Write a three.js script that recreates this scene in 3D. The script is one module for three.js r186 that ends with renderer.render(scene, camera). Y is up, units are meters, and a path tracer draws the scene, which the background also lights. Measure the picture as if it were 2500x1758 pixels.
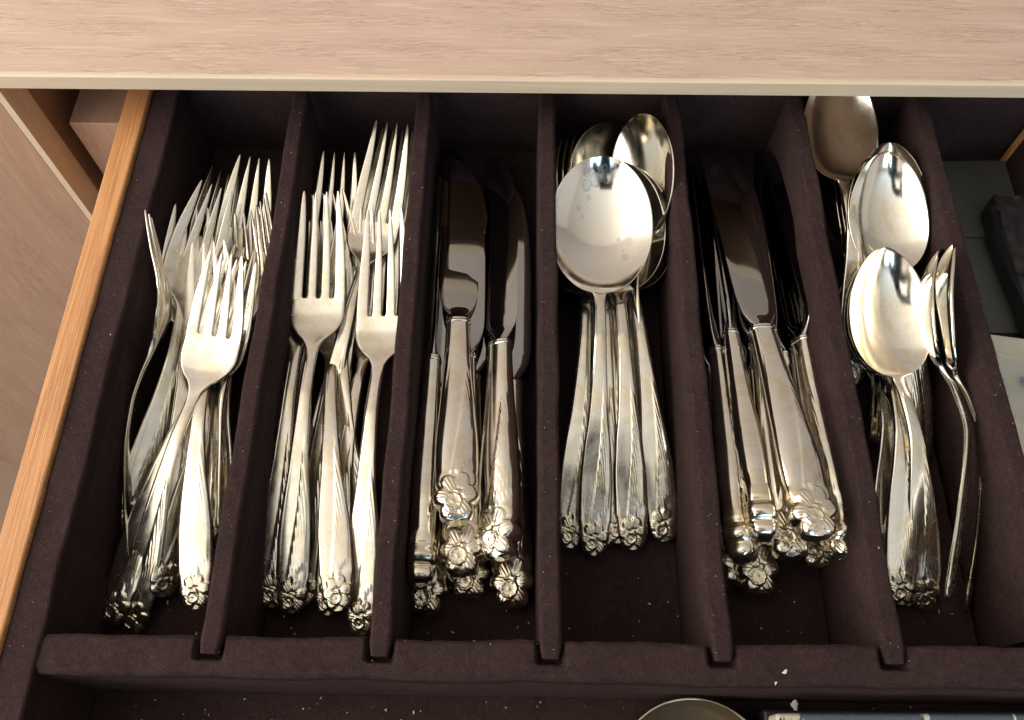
import * as THREE from 'three';
import { mergeGeometries } from 'three/addons/utils/BufferGeometryUtils.js';
import { RoundedBoxGeometry } from 'three/addons/geometries/RoundedBoxGeometry.js';
import { RectAreaLightUniformsLib } from 'three/addons/lights/RectAreaLightUniformsLib.js';
import { MarchingCubes } from 'three/addons/objects/MarchingCubes.js';
import { createNoise2D, createNoise3D } from 'simplex-noise';

// ------------------------------------------------------------------ camera, light, exposure
const scene = new THREE.Scene();
scene.background = new THREE.Color(0x000000);
const camera = new THREE.PerspectiveCamera(45.9, 1024 / 720, 0.02, 20);
{
  const pitch = 1.10649, yaw = -0.018599, roll = -0.0046115;
  const F = new THREE.Vector3(Math.sin(yaw) * Math.cos(pitch), -Math.sin(pitch), -Math.cos(yaw) * Math.cos(pitch));
  const R0 = new THREE.Vector3().crossVectors(F, new THREE.Vector3(0, 1, 0)).normalize();
  const U0 = new THREE.Vector3().crossVectors(R0, F);
  const c = Math.cos(roll), s = Math.sin(roll);
  const R = R0.clone().multiplyScalar(c).addScaledVector(U0, s);
  const U = U0.clone().multiplyScalar(c).addScaledVector(R0, -s);
  camera.quaternion.setFromRotationMatrix(new THREE.Matrix4().makeBasis(R, U, F.clone().negate()));
  camera.position.set(-0.01351, 0.3423, 0.04392);
}
const renderer = new THREE.WebGLRenderer({ antialias: true });
renderer.toneMapping = THREE.LinearToneMapping;
renderer.toneMappingExposure = 1.05;
renderer.shadowMap.enabled = true;
RectAreaLightUniformsLib.init();
function areaLight(name, color, intensity, w, h, pos, target) {
  const l = new THREE.RectAreaLight(color, intensity, w, h);
  l.name = name; l.position.set(...pos); l.lookAt(...target); scene.add(l);
  return l;
}
// window on the left wall (main light) and the smaller window behind the photographer's left shoulder
const WIN_A = { x: -1.45, y: 0.87, z: 0.55, w: 2.8, h: 1.3 };
const WIN_B = { x: 0.25, y: 0.75, z: 2.15, w: 1.9, h: 1.0 };
areaLight('left_window_light', new THREE.Color(1.0, 0.935, 0.865), 4.3, WIN_A.w, WIN_A.h, [WIN_A.x + 0.03, WIN_A.y, WIN_A.z], [0, WIN_A.y, WIN_A.z]);
areaLight('rear_window_light', new THREE.Color(0.5, 0.75, 1.0), 3.8, WIN_B.w, WIN_B.h, [WIN_B.x, WIN_B.y, WIN_B.z - 0.03], [WIN_B.x, WIN_B.y, 0]);

// ------------------------------------------------------------------ helpers
const CM = 0.01;
let seed = 12345;
const rnd = () => { seed = (seed * 1664525 + 1013904223) >>> 0; return seed / 4294967296; };
const n2 = createNoise2D(rnd), n3 = createNoise3D(rnd);
const clamp = (v, a, b) => Math.min(b, Math.max(a, v));
const lerp = (a, b, t) => a + (b - a) * t;
const smooth = (a, b, x) => { const t = clamp((x - a) / (b - a), 0, 1); return t * t * (3 - 2 * t); };
const used = {};
function numbered(name) { const n = used[name] || 0; used[name] = n + 1; return n ? name + '_' + String(n).padStart(3, '0') : name; }
function shade(o) { o.traverse((m) => { if (m.isMesh) { m.castShadow = true; m.receiveShadow = true; } }); return o; }
function thing(name, label, category, group) {
  const o = new THREE.Group(); o.name = numbered(name); o.userData = { label, category };
  if (group) o.userData.group = group;
  scene.add(o); return o;
}
function part(name, geo, mat, parent) { const m = new THREE.Mesh(geo, mat); m.name = name; m.castShadow = m.receiveShadow = true; parent.add(m); return m; }
function structure(name, geo, mat) { const m = new THREE.Mesh(geo, mat); m.name = numbered(name); m.castShadow = m.receiveShadow = true; m.userData = { kind: 'structure' }; scene.add(m); return m; }
// smooth interpolation through control points [[s, v], ...]
function curve(pts) {
  const n = pts.length, m = new Array(n).fill(0);
  const d = pts.slice(1).map((p, i) => (p[1] - pts[i][1]) / (p[0] - pts[i][0]));
  for (let i = 1; i < n - 1; i++) m[i] = d[i - 1] * d[i] <= 0 ? 0 : 2 * d[i - 1] * d[i] / (d[i - 1] + d[i]);
  m[0] = d[0]; m[n - 1] = d[n - 2];
  return (x) => {
    if (x <= pts[0][0]) return pts[0][1];
    if (x >= pts[n - 1][0]) return pts[n - 1][1];
    let i = 0; while (x > pts[i + 1][0]) i++;
    const h = pts[i + 1][0] - pts[i][0], t = (x - pts[i][0]) / h, t2 = t * t, t3 = t2 * t;
    return (2 * t3 - 3 * t2 + 1) * pts[i][1] + (t3 - 2 * t2 + t) * h * m[i] + (-2 * t3 + 3 * t2) * pts[i + 1][1] + (t3 - t2) * h * m[i + 1];
  };
}
// rings of points [x, y, z, uvx, uvy] (cm) joined into a closed skin; rows [from, to) can be cut out as parts afterwards
function loft(rings, capEnds = [true, true]) {
  const M = rings[0].length, pos = [], uv = [], idx = [], rowOf = [];
  rings.forEach((r) => r.forEach((p) => { pos.push(p[0] * CM, p[1] * CM, p[2] * CM); uv.push(p[3] ?? 0, p[4] ?? 0); }));
  for (let i = 0; i < rings.length - 1; i++) for (let j = 0; j < M; j++) {
    const a = i * M + j, b = i * M + (j + 1) % M, c = a + M, d = b + M;
    idx.push(a, b, d, a, d, c); rowOf.push(i, i);
  }
  const cap = (i, flip) => {
    const c = pos.length / 3, r = rings[i]; let x = 0, y = 0, z = 0;
    r.forEach((p) => { x += p[0]; y += p[1]; z += p[2]; });
    pos.push(x / M * CM, y / M * CM, z / M * CM); uv.push(r[0][3] ?? 0, r[0][4] ?? 0);
    r.forEach((p) => { pos.push(p[0] * CM, p[1] * CM, p[2] * CM); uv.push(p[3] ?? 0, p[4] ?? 0); });
    for (let j = 0; j < M; j++) { const a = c + 1 + j, b = c + 1 + (j + 1) % M; idx.push(...(flip ? [c, b, a] : [c, a, b])); rowOf.push(flip ? 0 : rings.length - 2); }
  };
  if (capEnds[0]) cap(0, true);
  if (capEnds[1]) cap(rings.length - 1, false);
  const g = new THREE.BufferGeometry();
  g.setAttribute('position', new THREE.Float32BufferAttribute(pos, 3));
  g.setAttribute('uv', new THREE.Float32BufferAttribute(uv, 2));
  g.setIndex(idx); g.computeVertexNormals(); g.userData = { rowOf };
  return g;
}
// cut the triangles of rows [a, b) out of a loft, normals kept
function cut(g, a, b) {
  const idx = g.index.array, rowOf = g.userData.rowOf, map = new Map(), out = [], P = [], N = [], T = [];
  const p = g.attributes.position, n = g.attributes.normal, t = g.attributes.uv;
  for (let k = 0; k < rowOf.length; k++) if (rowOf[k] >= a && rowOf[k] < b) for (let q = 0; q < 3; q++) {
    const v = idx[k * 3 + q];
    if (!map.has(v)) { map.set(v, P.length / 3); P.push(p.getX(v), p.getY(v), p.getZ(v)); N.push(n.getX(v), n.getY(v), n.getZ(v)); T.push(t.getX(v), t.getY(v)); }
    out.push(map.get(v));
  }
  const r = new THREE.BufferGeometry();
  r.setAttribute('position', new THREE.Float32BufferAttribute(P, 3)); r.setAttribute('normal', new THREE.Float32BufferAttribute(N, 3));
  r.setAttribute('uv', new THREE.Float32BufferAttribute(T, 2)); r.setIndex(out);
  return r;
}

// ------------------------------------------------------------------ textures and materials
function tex(w, h, fn, srgb, rep = true) {
  const d = new Uint8Array(w * h * 4);
  for (let y = 0; y < h; y++) for (let x = 0; x < w; x++) { const c = fn(x, y); const k = (y * w + x) * 4; d[k] = clamp(c[0], 0, 255); d[k + 1] = clamp(c[1], 0, 255); d[k + 2] = clamp(c[2], 0, 255); d[k + 3] = 255; }
  const t = new THREE.DataTexture(d, w, h); t.magFilter = THREE.LinearFilter; t.minFilter = THREE.LinearMipmapLinearFilter; t.generateMipmaps = true;
  if (rep) t.wrapS = t.wrapT = THREE.RepeatWrapping;
  if (srgb) t.colorSpace = THREE.SRGBColorSpace;
  t.needsUpdate = true; return t;
}
// tiling noise: noise on a torus, wavelengths given per tile
const tn = (x, y, fx, fy, o = 0) => { // x, y in 0..1
  const a = x * 2 * Math.PI, b = y * 2 * Math.PI;
  return n3(Math.cos(a) * fx / 6.283 + o, Math.sin(a) * fx / 6.283 + Math.cos(b) * fy / 6.283 - o, Math.sin(b) * fy / 6.283 + o * 0.7);
};
const FINE = new Float32Array(512 * 512).map(() => rnd());
const fine = (x, y) => FINE[(y & 511) * 512 + (x & 511)];

// wood grain: short open pores running along u
function woodTextures(w, h, base, dark, pale, poreCount, poreLen, streak) {
  const pore = new Float32Array(w * h);
  for (let k = 0; k < poreCount; k++) {
    const x0 = Math.floor(rnd() * w), y0 = Math.floor(rnd() * h), L = Math.floor(poreLen * (0.3 + 1.4 * rnd() * rnd())), wd = rnd() < 0.25 ? 2 : 1;
    const strength = (0.35 + 0.65 * rnd()) * smooth(-0.55, 0.5, tn(x0 / w, y0 / h, 3, 9, 5)), sl = (rnd() - 0.5) * 0.03;
    for (let i = 0; i < L; i++) for (let q = 0; q < wd; q++) {
      const xx = (x0 + i) % w, yy = (y0 + q + Math.floor(i * sl) + h) % h, e = Math.sin(Math.PI * i / L);
      pore[yy * w + xx] = Math.max(pore[yy * w + xx], strength * e);
    }
  }
  const col = tex(w, h, (x, y) => {
    const u = x / w, v = y / h;
    const s = 0.5 + 0.5 * (0.55 * tn(u, v, 2, 26, 1) + 0.3 * tn(u, v, 5, 70, 2) + 0.15 * tn(u, v, 14, 160, 3)) * streak;
    const pr = pore[y * w + x], f = (fine(x, y) - 0.5) * 5 + (fine(Math.floor(x / 9) + 77, y * 3) - 0.5) * 6;
    const pl = smooth(0.25, 0.8, tn(u, v, 6, 60, 7)) * 0.6;
    return [0, 1, 2].map((i) => lerp(lerp(lerp(base[i], dark[i], (1 - s) * 0.6), pale[i], pl * 0.5), dark[i], pr * 0.8) + f);
  }, true);
  const bump = tex(w, h, (x, y) => { const v = 200 - pore[y * w + x] * 150 + (fine(Math.floor(x / 6), y * 5) - 0.5) * 40; return [v, v, v]; });
  return { col, bump };
}
const setRep = (t, a, b) => { t.repeat.set(a, b); return t; };
const paleOak = woodTextures(1024, 1024, [212, 187, 171], [166, 138, 122], [228, 206, 192], 14000, 46, 0.45);
const honeyOak = woodTextures(512, 1024, [214, 158, 104], [160, 100, 54], [226, 174, 116], 2600, 100, 1.2);
const M = {};
M.paleOak = new THREE.MeshPhysicalMaterial({ name: 'limed oak', map: paleOak.col, bumpMap: paleOak.bump, bumpScale: 0.00025, roughness: 0.5, specularIntensity: 0.6 });
const edgeCol = tex(512, 256, (x, y) => { const u = x / 512, v = y / 256, s = 5 * tn(u, v, 2, 18, 51) + 4 * tn(u, v, 6, 60, 52) + (fine(x, y) - 0.5) * 5; return [214 + s, 195 + s, 170 + s]; }, true);
M.paleEdge = new THREE.MeshPhysicalMaterial({ name: 'pale edge veneer', map: edgeCol, roughness: 0.45 });
M.honeyOak = new THREE.MeshPhysicalMaterial({ name: 'honey oak', map: honeyOak.col, bumpMap: honeyOak.bump, bumpScale: 0.00025, roughness: 0.45 });
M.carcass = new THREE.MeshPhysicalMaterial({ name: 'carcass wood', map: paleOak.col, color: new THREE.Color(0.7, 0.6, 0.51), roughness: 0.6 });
// felt: nap with fibres lying in all directions
const fib = new Float32Array(512 * 512);
for (let k = 0; k < 9000; k++) {
  let x = rnd() * 512, y = rnd() * 512, a = rnd() * 6.283; const L = 6 + rnd() * 16, b = 0.3 + rnd() * 0.7;
  for (let i = 0; i < L; i++) { x += Math.cos(a); y += Math.sin(a); a += (rnd() - 0.5) * 0.3; const q = ((Math.floor(y) + 512) & 511) * 512 + ((Math.floor(x) + 512) & 511); fib[q] = Math.max(fib[q], b); }
}
const feltCol = tex(512, 512, (x, y) => {
  const u = x / 512, v = y / 512, m = 1 + 0.06 * tn(u, v, 5, 5, 11) + 0.06 * tn(u, v, 22, 22, 12) + (fine(x, y) - 0.5) * 0.3 + fib[y * 512 + x] * 0.28;
  return [54 * m, 42 * m, 41.5 * m];
}, true);
const feltBump = tex(512, 512, (x, y) => { const v = 90 + fib[y * 512 + x] * 120 + fine(x, y) * 40; return [v, v, v]; });
M.felt = new THREE.MeshPhysicalMaterial({ name: 'brown felt', map: feltCol, bumpMap: feltBump, bumpScale: 0.0003, roughness: 1, specularIntensity: 0.1, sheen: 0.2, sheenRoughness: 0.6, sheenColor: new THREE.Color(0.30, 0.22, 0.21) });
// silver plate: faint yellow tarnish, polishing scratches
const silverCol = tex(512, 512, (x, y) => {
  const u = x / 512, v = y / 512, t = smooth(0.1, 0.9, 0.5 * tn(u, v, 4, 4, 21) + 0.35 * tn(u, v, 12, 12, 22) + 0.25 * tn(u, v, 40, 40, 23) + 0.3);
  const f = (fine(x, y) - 0.5) * 6;
  return [lerp(244, 236, t) + f, lerp(240, 227, t) + f, lerp(231, 205, t) + f];
}, true);
const scr = new Float32Array(512 * 512);
for (let k = 0; k < 420; k++) {
  let x = rnd() * 512, y = rnd() * 512; const a = rnd() * 6.283, L = 10 + rnd() * 60, b = 0.2 + rnd() * 0.6;
  for (let i = 0; i < L; i++) { x += Math.cos(a); y += Math.sin(a); scr[((Math.floor(y) + 1024) & 511) * 512 + ((Math.floor(x) + 1024) & 511)] = b; }
}
const silverRough = tex(512, 512, (x, y) => {
  const u = x / 512, v = y / 512, r = 130 + 28 * tn(u, v, 6, 6, 31) + 16 * tn(u, v, 25, 25, 32) + scr[y * 512 + x] * 60 + (fine(x, y) - 0.5) * 16;
  return [r, r, r];
});
M.silver = new THREE.MeshPhysicalMaterial({ name: 'silver plate', map: silverCol, metalness: 1, roughness: 0.4, roughnessMap: silverRough });
M.polished = new THREE.MeshPhysicalMaterial({ name: 'polished silver plate', map: silverCol, metalness: 1, roughness: 0.27, roughnessMap: silverRough });
M.flower = new THREE.MeshPhysicalMaterial({ name: 'chased silver plate', map: silverCol, color: new THREE.Color(0.96, 0.93, 0.87), metalness: 1, roughness: 0.42, roughnessMap: silverRough });
M.steel = new THREE.MeshPhysicalMaterial({ name: 'stainless blade', color: new THREE.Color(0.42, 0.41, 0.4), metalness: 1, roughness: 0.12, roughnessMap: silverRough });
// dried water marks on the front soup spoon
const spots = [[0.36, 0.9, .036], [0.44, 0.86, .05], [0.36, 0.82, .044], [0.52, 0.93, .03], [0.55, 0.87, .034], [0.6, 0.93, .032], [0.5, 0.87, .022], [0.38, 0.74, .022], [0.29, 0.66, .02], [0.63, 0.9, .026], [0.7, 0.88, .03], [0.78, 0.42, .028], [0.83, 0.46, .018], [0.74, 0.3, .03], [0.72, 0.35, .012], [0.86, 0.5, .016], [0.68, 0.44, .018], [0.33, 0.6, .014], [0.47, 0.93, .02]];
const spotAt = (u, v) => { let s = 0; for (const [a, b, r] of spots) { const d = Math.hypot((u - a) * 1.0, (v - b) * 1.05) / r + 0.12 * n2(u * 30 + a * 50, v * 30); if (d < 1) s = Math.max(s, 0.35 + 0.65 * smooth(0.72, 0.95, d)); } return s; };
const spotCol = tex(512, 512, (x, y) => { const s = spotAt(x / 512, y / 512), c = fine(x, y) * 6; return [238 - s * 46 + c, 234 - s * 43 + c, 226 - s * 38 + c]; }, true, false);
const spotRough = tex(512, 512, (x, y) => { const u = x / 512, v = y / 512, r = 95 + spotAt(u, v) * 120 + 50 * smooth(0.1, 0.7, tn(u, v, 7, 7, 41)) + scr[y * 512 + x] * 90; return [r, r, r]; }, false, false);
M.spotted = new THREE.MeshPhysicalMaterial({ name: 'water marked silver', map: spotCol, metalness: 1, roughness: 0.28, roughnessMap: spotRough });

// ------------------------------------------------------------------ the room that the silver mirrors (outside the frame)
const matte = (r, g, b, rough = 0.9) => new THREE.MeshStandardMaterial({ color: new THREE.Color(r, g, b), roughness: rough });
const box = (w, h, d, x, y, z) => { const g = new THREE.BoxGeometry(w, h, d); g.translate(x, y, z); return g; };
const wallMat = matte(0.62, 0.6, 0.57);
structure('ceiling', box(4.1, 0.1, 3.4, 0.35, 1.62, 0.75), matte(0.9, 0.87, 0.8));
structure('floor', box(4.1, 0.1, 3.4, 0.35, -0.97, 0.75), matte(0.3, 0.2, 0.13, 0.5));
structure('wall', box(0.1, 2.5, 3.2, -1.55, 0.325, 0.75), wallMat);
structure('wall', box(0.1, 2.5, 3.2, 2.25, 0.325, 0.75), wallMat);
structure('wall', box(3.7, 2.5, 0.1, 0.35, 0.325, 2.3), wallMat);
structure('wall', box(3.7, 2.5, 0.1, 0.35, 0.325, -0.8), matte(0.42, 0.37, 0.33));
function windowThing(W, along, label, glow) {
  const t = thing('window', label, 'window');
  t.position.set(W.x, W.y, W.z); if (along === 'z') t.rotation.y = Math.PI / 2; else t.rotation.y = Math.PI;
  const white = matte(0.8, 0.78, 0.74, 0.5), f = 0.05;
  for (const s of [-1, 1]) { part('frame_rail', box(W.w + 2 * f, f, 0.06, 0, s * (W.h / 2 + f / 2), 0), white, t); part('frame_stile', box(f, W.h, 0.06, s * (W.w / 2 + f / 2), 0, 0), white, t); }
  part('pane', box(W.w, W.h, 0.01, 0, 0, 0), new THREE.MeshStandardMaterial({ color: 0x000000, emissive: glow, emissiveIntensity: 1 }), t);
  part('glazing_bar', box(0.035, W.h, 0.03, 0, 0, 0.045), white, t);
  return t;
}
windowThing(WIN_A, 'z', 'broad window on the left wall lighting the drawer', new THREE.Color(1.0, 0.9, 0.74));
windowThing(WIN_B, 'x', 'tall window on the wall behind the photographer', new THREE.Color(0.75, 0.88, 1.0));

// ------------------------------------------------------------------ cabinet and counter
const uvBox = (g, su, sv, rot) => { // planar uv in metres by dominant normal; rot swaps the grain direction
  const p = g.attributes.position, n = g.attributes.normal, u = new Float32Array(p.count * 2);
  for (let i = 0; i < p.count; i++) {
    const x = p.getX(i), y = p.getY(i), z = p.getZ(i), ax = Math.abs(n.getX(i)), ay = Math.abs(n.getY(i)), az = Math.abs(n.getZ(i));
    let a, b;
    if (ay >= ax && ay >= az) { a = x; b = z; } else if (az >= ax) { a = x; b = y; } else { a = z; b = y; }
    if (rot) [a, b] = [b, a];
    u[i * 2] = a * su + 0.13; u[i * 2 + 1] = b * sv + 0.37;
  }
  g.setAttribute('uv', new THREE.BufferAttribute(u, 2)); return g;
};
const cab = thing('sideboard', 'limed oak sideboard with its cutlery drawer pulled out', 'sideboard');
{
  const g = new RoundedBoxGeometry(1.5, 0.0095, 0.46, 3, 0.0012); g.translate(0.2, 0.025 + 0.00475, -0.264 - 0.23);
  part('countertop', uvBox(g, 4.6, 6.5), M.paleOak, cab);
  part('countertop_edge', uvBox(new RoundedBoxGeometry(1.5, 0.0089, 0.003, 3, 0.0009).translate(0.2, 0.025 + 0.00478, -0.2635), 3, 12), M.paleEdge, cab);
  const fr = uvBox(box(0.30, 0.62, 0.018, -0.283 - 0.15 - 0.004, -0.29, -0.281), 4, 4, true);
  part('front_panel', fr, M.carcass, cab);
  part('edge_band', uvBox(box(0.004, 0.62, 0.0185, -0.2835, -0.29, -0.28), 6, 6, true), M.paleEdge, cab);
  part('inner_side', uvBox(box(0.016, 0.62, 0.44, -0.294, -0.29, -0.512), 4, 4), M.carcass, cab);
  part('slide_block', uvBox(new RoundedBoxGeometry(0.05, 0.08, 0.3, 2, 0.001).translate(-0.2475 + 0.0005, -0.07, -0.29 - 0.15), 5, 5, true), M.carcass, cab);
  part('inner_side', uvBox(box(0.016, 0.62, 0.44, 0.345, -0.29, -0.512), 4, 4), M.carcass, cab);
  part('inner_bottom', uvBox(box(0.62, 0.016, 0.44, 0.026, -0.16, -0.512), 4, 4), M.carcass, cab);
  part('front_panel', uvBox(box(0.7, 0.62, 0.018, 0.345 + 0.355, -0.29, -0.281), 4, 4, true), M.carcass, cab);
  part('back_panel', box(1.4, 0.62, 0.012, 0.2, -0.29, -0.735), M.carcass, cab);
}
// ------------------------------------------------------------------ drawer
const drawer = thing('drawer', 'open drawer with honey oak sides holding the felt lined cutlery tray', 'drawer');
{
  const side = (x0, x1) => uvBox(new RoundedBoxGeometry((x1 - x0) * CM, 0.085, 0.46, 3, 0.0012).translate((x0 + x1) / 2 * CM, -0.0405, -0.085), 4.2, 14, true);
  part('side', side(-22.4, -21.16), M.honeyOak, drawer);
  part('side', side(27.75, 29), M.honeyOak, drawer);
  part('back', uvBox(box(0.501, 0.083, 0.012, 0.0268, -0.0415, -0.3085), 4, 4), M.honeyOak, drawer);
  part('front', uvBox(new RoundedBoxGeometry(0.6, 0.14, 0.02, 3, 0.002).translate(0.033, -0.05, 0.156), 4, 4), M.paleOak, drawer);
  part('bottom', box(0.489, 0.006, 0.444, 0.033, -0.0625, -0.08), M.honeyOak, drawer);
}
// ------------------------------------------------------------------ felt tray
const tray = thing('cutlery_tray', 'dark brown felt lined tray divided into narrow cutlery compartments', 'cutlery tray');
function feltBar(name, len, wTop, h, along, at, opt = {}) {
  // upright board wrapped in felt: rounded rectangle section swept along its length, slightly uneven
  const rows = Math.max(10, Math.round(len / (opt.step ?? 0.5))), r = opt.r ?? 0.17, rings = [], flare = opt.flare ?? 0.1;
  const sec = [];
  const arc = (cx, cy, a0, a1) => { for (let i = 0; i <= 6; i++) { const a = lerp(a0, a1, i / 6); sec.push([cx + r * Math.cos(a), cy + r * Math.sin(a)]); } };
  arc(wTop / 2 - r, -r, 0, Math.PI / 2); for (let i = 1; i < (opt.top ?? 4); i++) sec.push([lerp(wTop / 2 - r, -wTop / 2 + r, i / (opt.top ?? 4)), 0]); arc(-wTop / 2 + r, -r, Math.PI / 2, Math.PI);
  for (let i = 1; i <= 8; i++) sec.push([-wTop / 2 - flare * i / 8, -r - (h - r) * i / 8]);
  for (let i = 8; i >= 1; i--) sec.push([wTop / 2 + flare * i / 8, -r - (h - r) * i / 8]);
  let per = 0; const pl = sec.map((p, i) => { if (i) per += Math.hypot(p[0] - sec[i - 1][0], p[1] - sec[i - 1][1]); return per; });
  for (let k = 0; k <= rows; k++) {
    const t = k / rows, s = t * len, e = Math.min(s, len - s), sh = e < 0.12 ? 1 - 0.25 * (1 - e / 0.12) ** 2 : 1;
    const wob = 0.07 * n2(s * 0.16, at[0] * 3.1 + at[2]), sag = 0.04 * n2(s * 0.3, at[0] * 1.7 + 9);
    rings.push(sec.map(([x, y], j) => {
      const nz = 0.03 * n3(x * 2.2, y * 2.2, s * 1.1 + at[0]) + 0.012 * n3(x * 7, y * 7, s * 5);
      const X = x * sh * (1 + nz * 0.9) + wob * (1 + y / h); let Y = y + sag * (1 + y / h) + nz * 0.6;
      if (opt.notch && y > -0.9) { // slots cut for the divider ends
        const wx = at[0] + s, dx = Math.min(...opt.notch.map((d) => Math.abs(d - wx)));
        Y -= 0.6 * smooth(0.56, 0.42, dx) * smooth(0.18, 0.04, X);
      }
      return along === 'z' ? [at[0] + X, at[1] + Y, at[2] - s, pl[j] * 0.11 + at[0] * 0.13, s * 0.11] : [at[0] + s, at[1] + Y, at[2] + X, s * 0.11, pl[j] * 0.11 + 0.4];
    }));
  }
  if (along === 'x') rings.forEach((q) => q.reverse());
  return part(name, loft(rings), M.felt, tray);
}
const BZ = -29.3, FLOOR = -5.5;
feltBar('side_lining', 44, 1.42, 6.0, 'z', [-20.43, 0, 14], { flare: 0.02, r: 0.16 });
for (let i = 0; i < 6; i++) feltBar('divider', 28.9, 0.84, 5.6, 'z', [(i - 2) * 6.6, 0, i === 5 ? -1.2 : 0]);
feltBar('cross_divider', 46.8, 1.5, 5.6, 'x', [-19.75, -0.13, 0.08], { r: 0.25, flare: 0.12, step: 0.11, top: 14, notch: [-13.2, -6.6, 0, 6.6, 13.2] });
{
  const g = new THREE.PlaneGeometry(0.49, 0.44, 140, 120); g.rotateX(-Math.PI / 2);
  const p = g.attributes.position;
  for (let i = 0; i < p.count; i++) p.setY(i, 0.0006 * n2(p.getX(i) * 18, p.getZ(i) * 18) + 0.0003 * n2(p.getX(i) * 70, p.getZ(i) * 70));
  g.translate(0.035, FLOOR * CM, -0.08);
  part('floor_lining', uvBox(g, 11, 11), M.felt, tray);
  const b = new THREE.PlaneGeometry(0.49, 0.062, 120, 16), q = b.attributes.position;
  for (let i = 0; i < q.count; i++) q.setZ(i, 0.0008 * n2(q.getX(i) * 30, q.getY(i) * 30));
  b.translate(0.035, -0.03, BZ * CM - 0.001);
  part('back_lining', uvBox(b, 11, 11), M.felt, tray);
}
feltBar('side_lining', 44, 0.5, 6.0, 'z', [27.45, -0.9, 14], { flare: 0, r: 0.2 });
part('corner_strip', uvBox(new RoundedBoxGeometry(0.0022, 0.052, 0.004, 2, 0.0008).translate(0.2702, -0.029, BZ * CM + 0.0035), 10, 6, true), M.honeyOak, tray);
{ // loose fibres standing off the felt edges
  const hair = new THREE.ConeGeometry(0.00006, 0.0012, 3, 2); hair.translate(0, 0.0006, 0);
  const hp = hair.attributes.position; for (let i = 0; i < hp.count; i++) hp.setX(i, hp.getX(i) + 0.25 * hp.getY(i) ** 2 / 0.0012);
  const N = 26000, im = new THREE.InstancedMesh(hair, M.felt, N), o = new THREE.Object3D();
  for (let k = 0; k < N; k++) {
    const w = Math.floor(rnd() * 8); let x, y, z, side = rnd() < 0.5 ? -1 : 1;
    if (w < 6) { x = (w - 2) * 6.6 + side * (0.42 - 0.05 * rnd()); y = -rnd() * rnd() * 0.5; z = -0.1 - rnd() * 28; if (w === 5) z -= 1.2; }
    else if (w === 6) { x = -19.72; y = -rnd() * 0.3; z = 3 - rnd() * 32; side = 1; }
    else { x = -19 + rnd() * 45; y = -0.04 - rnd() * 0.1; z = 0.08 + side * (0.74 - 0.1 * rnd()); }
    o.position.set(x * CM, y * CM, z * CM); o.rotation.set((rnd() - 0.5) * 2.4, rnd() * 6.28, w < 7 ? -side * (0.4 + rnd() * 1.1) : (rnd() - 0.5) * 1.6); o.scale.setScalar(0.4 + rnd() * 0.8); o.updateMatrix(); im.setMatrixAt(k, o.matrix);
  }
  im.name = 'felt_fibres'; im.userData = { kind: 'stuff' }; im.castShadow = im.receiveShadow = true; tray.add(im);
}

// ------------------------------------------------------------------ cutlery
// daffodil in relief; x across, s up from the butt end, R the radius of the flower (cm)
const PET = [[-0.60, 0.05], [-0.30, 0.60], [0.22, 0.72], [0.62, 0.18], [0.38, -0.50], [-0.35, -0.52]]; // petal centres in units of R
function flower(x, s, R, c) {
  const X = x / R, Y = (s - c) / R; let h = 0;
  PET.forEach(([px, py], k) => {
    const L = Math.hypot(px, py), ux = px / L, uy = py / L, a = (X - px) * ux + (Y - py) * uy, b = -(X - px) * uy + (Y - py) * ux;
    const d = (a / 0.40) ** 2 + (b / 0.34) ** 2;
    if (d < 1) {
      const cup = Math.pow(1 - d, 0.3), rib = 0.16 * Math.cos(b * 34 / (0.6 + 0.6 * (a + 0.4)));
      h = Math.max(h, cup * (0.62 + 0.18 * d + 0.1 * (k % 2)) + cup * rib);
    }
  });
  // tube from the heart of the flower down to the trumpet
  const tx = X - lerp(0.10, -0.12, clamp((0.28 - Y) / 0.5, 0, 1)), tw = 0.17;
  if (Y > -0.22 && Y < 0.28 && Math.abs(tx) < tw) h = Math.max(h, Math.sqrt(1 - (tx / tw) ** 2) * 0.95 + 0.08 * Math.cos(tx * 60));
  const cx = -0.15, cy = -0.26, dx = X - cx, dy = Y - cy, r = Math.hypot(dx, dy), th = Math.atan2(dy, dx), rr = 0.40 + 0.02 * Math.cos(th * 9);
  if (r < rr + 0.06) {
    const rim = Math.exp(-(((r - rr * 0.88) / 0.055) ** 2)), funnel = r < rr * 0.9 ? 0.35 + 0.55 * (r / rr) ** 2 + 0.13 * Math.cos(th * 15) * smooth(0.06, 0.25, r) + 0.45 * Math.exp(-((r / 0.06) ** 2)) : 0;
    h = Math.max(h * smooth(rr - 0.02, rr + 0.06, r), Math.max(funnel, rim * 1.2));
  }
  return h;
}
// outline of the petals: half widths to the left and right at height s
function petalSpan(s, R, c) {
  let l = 0, r = 0;
  PET.forEach(([px, py]) => {
    const L = Math.hypot(px, py), ux = px / L, uy = py / L;
    for (let i = 0; i < 48; i++) {
      const t = i / 48 * 2 * Math.PI, a = 0.43 * Math.cos(t), b = 0.37 * Math.sin(t), x = (px + a * ux - b * uy) * R, y = (py + a * uy + b * ux) * R + c;
      if (Math.abs(y - s) < 0.05 * R) { l = Math.max(l, -x); r = Math.max(r, x); }
    }
  });
  return [l, r];
}
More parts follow.
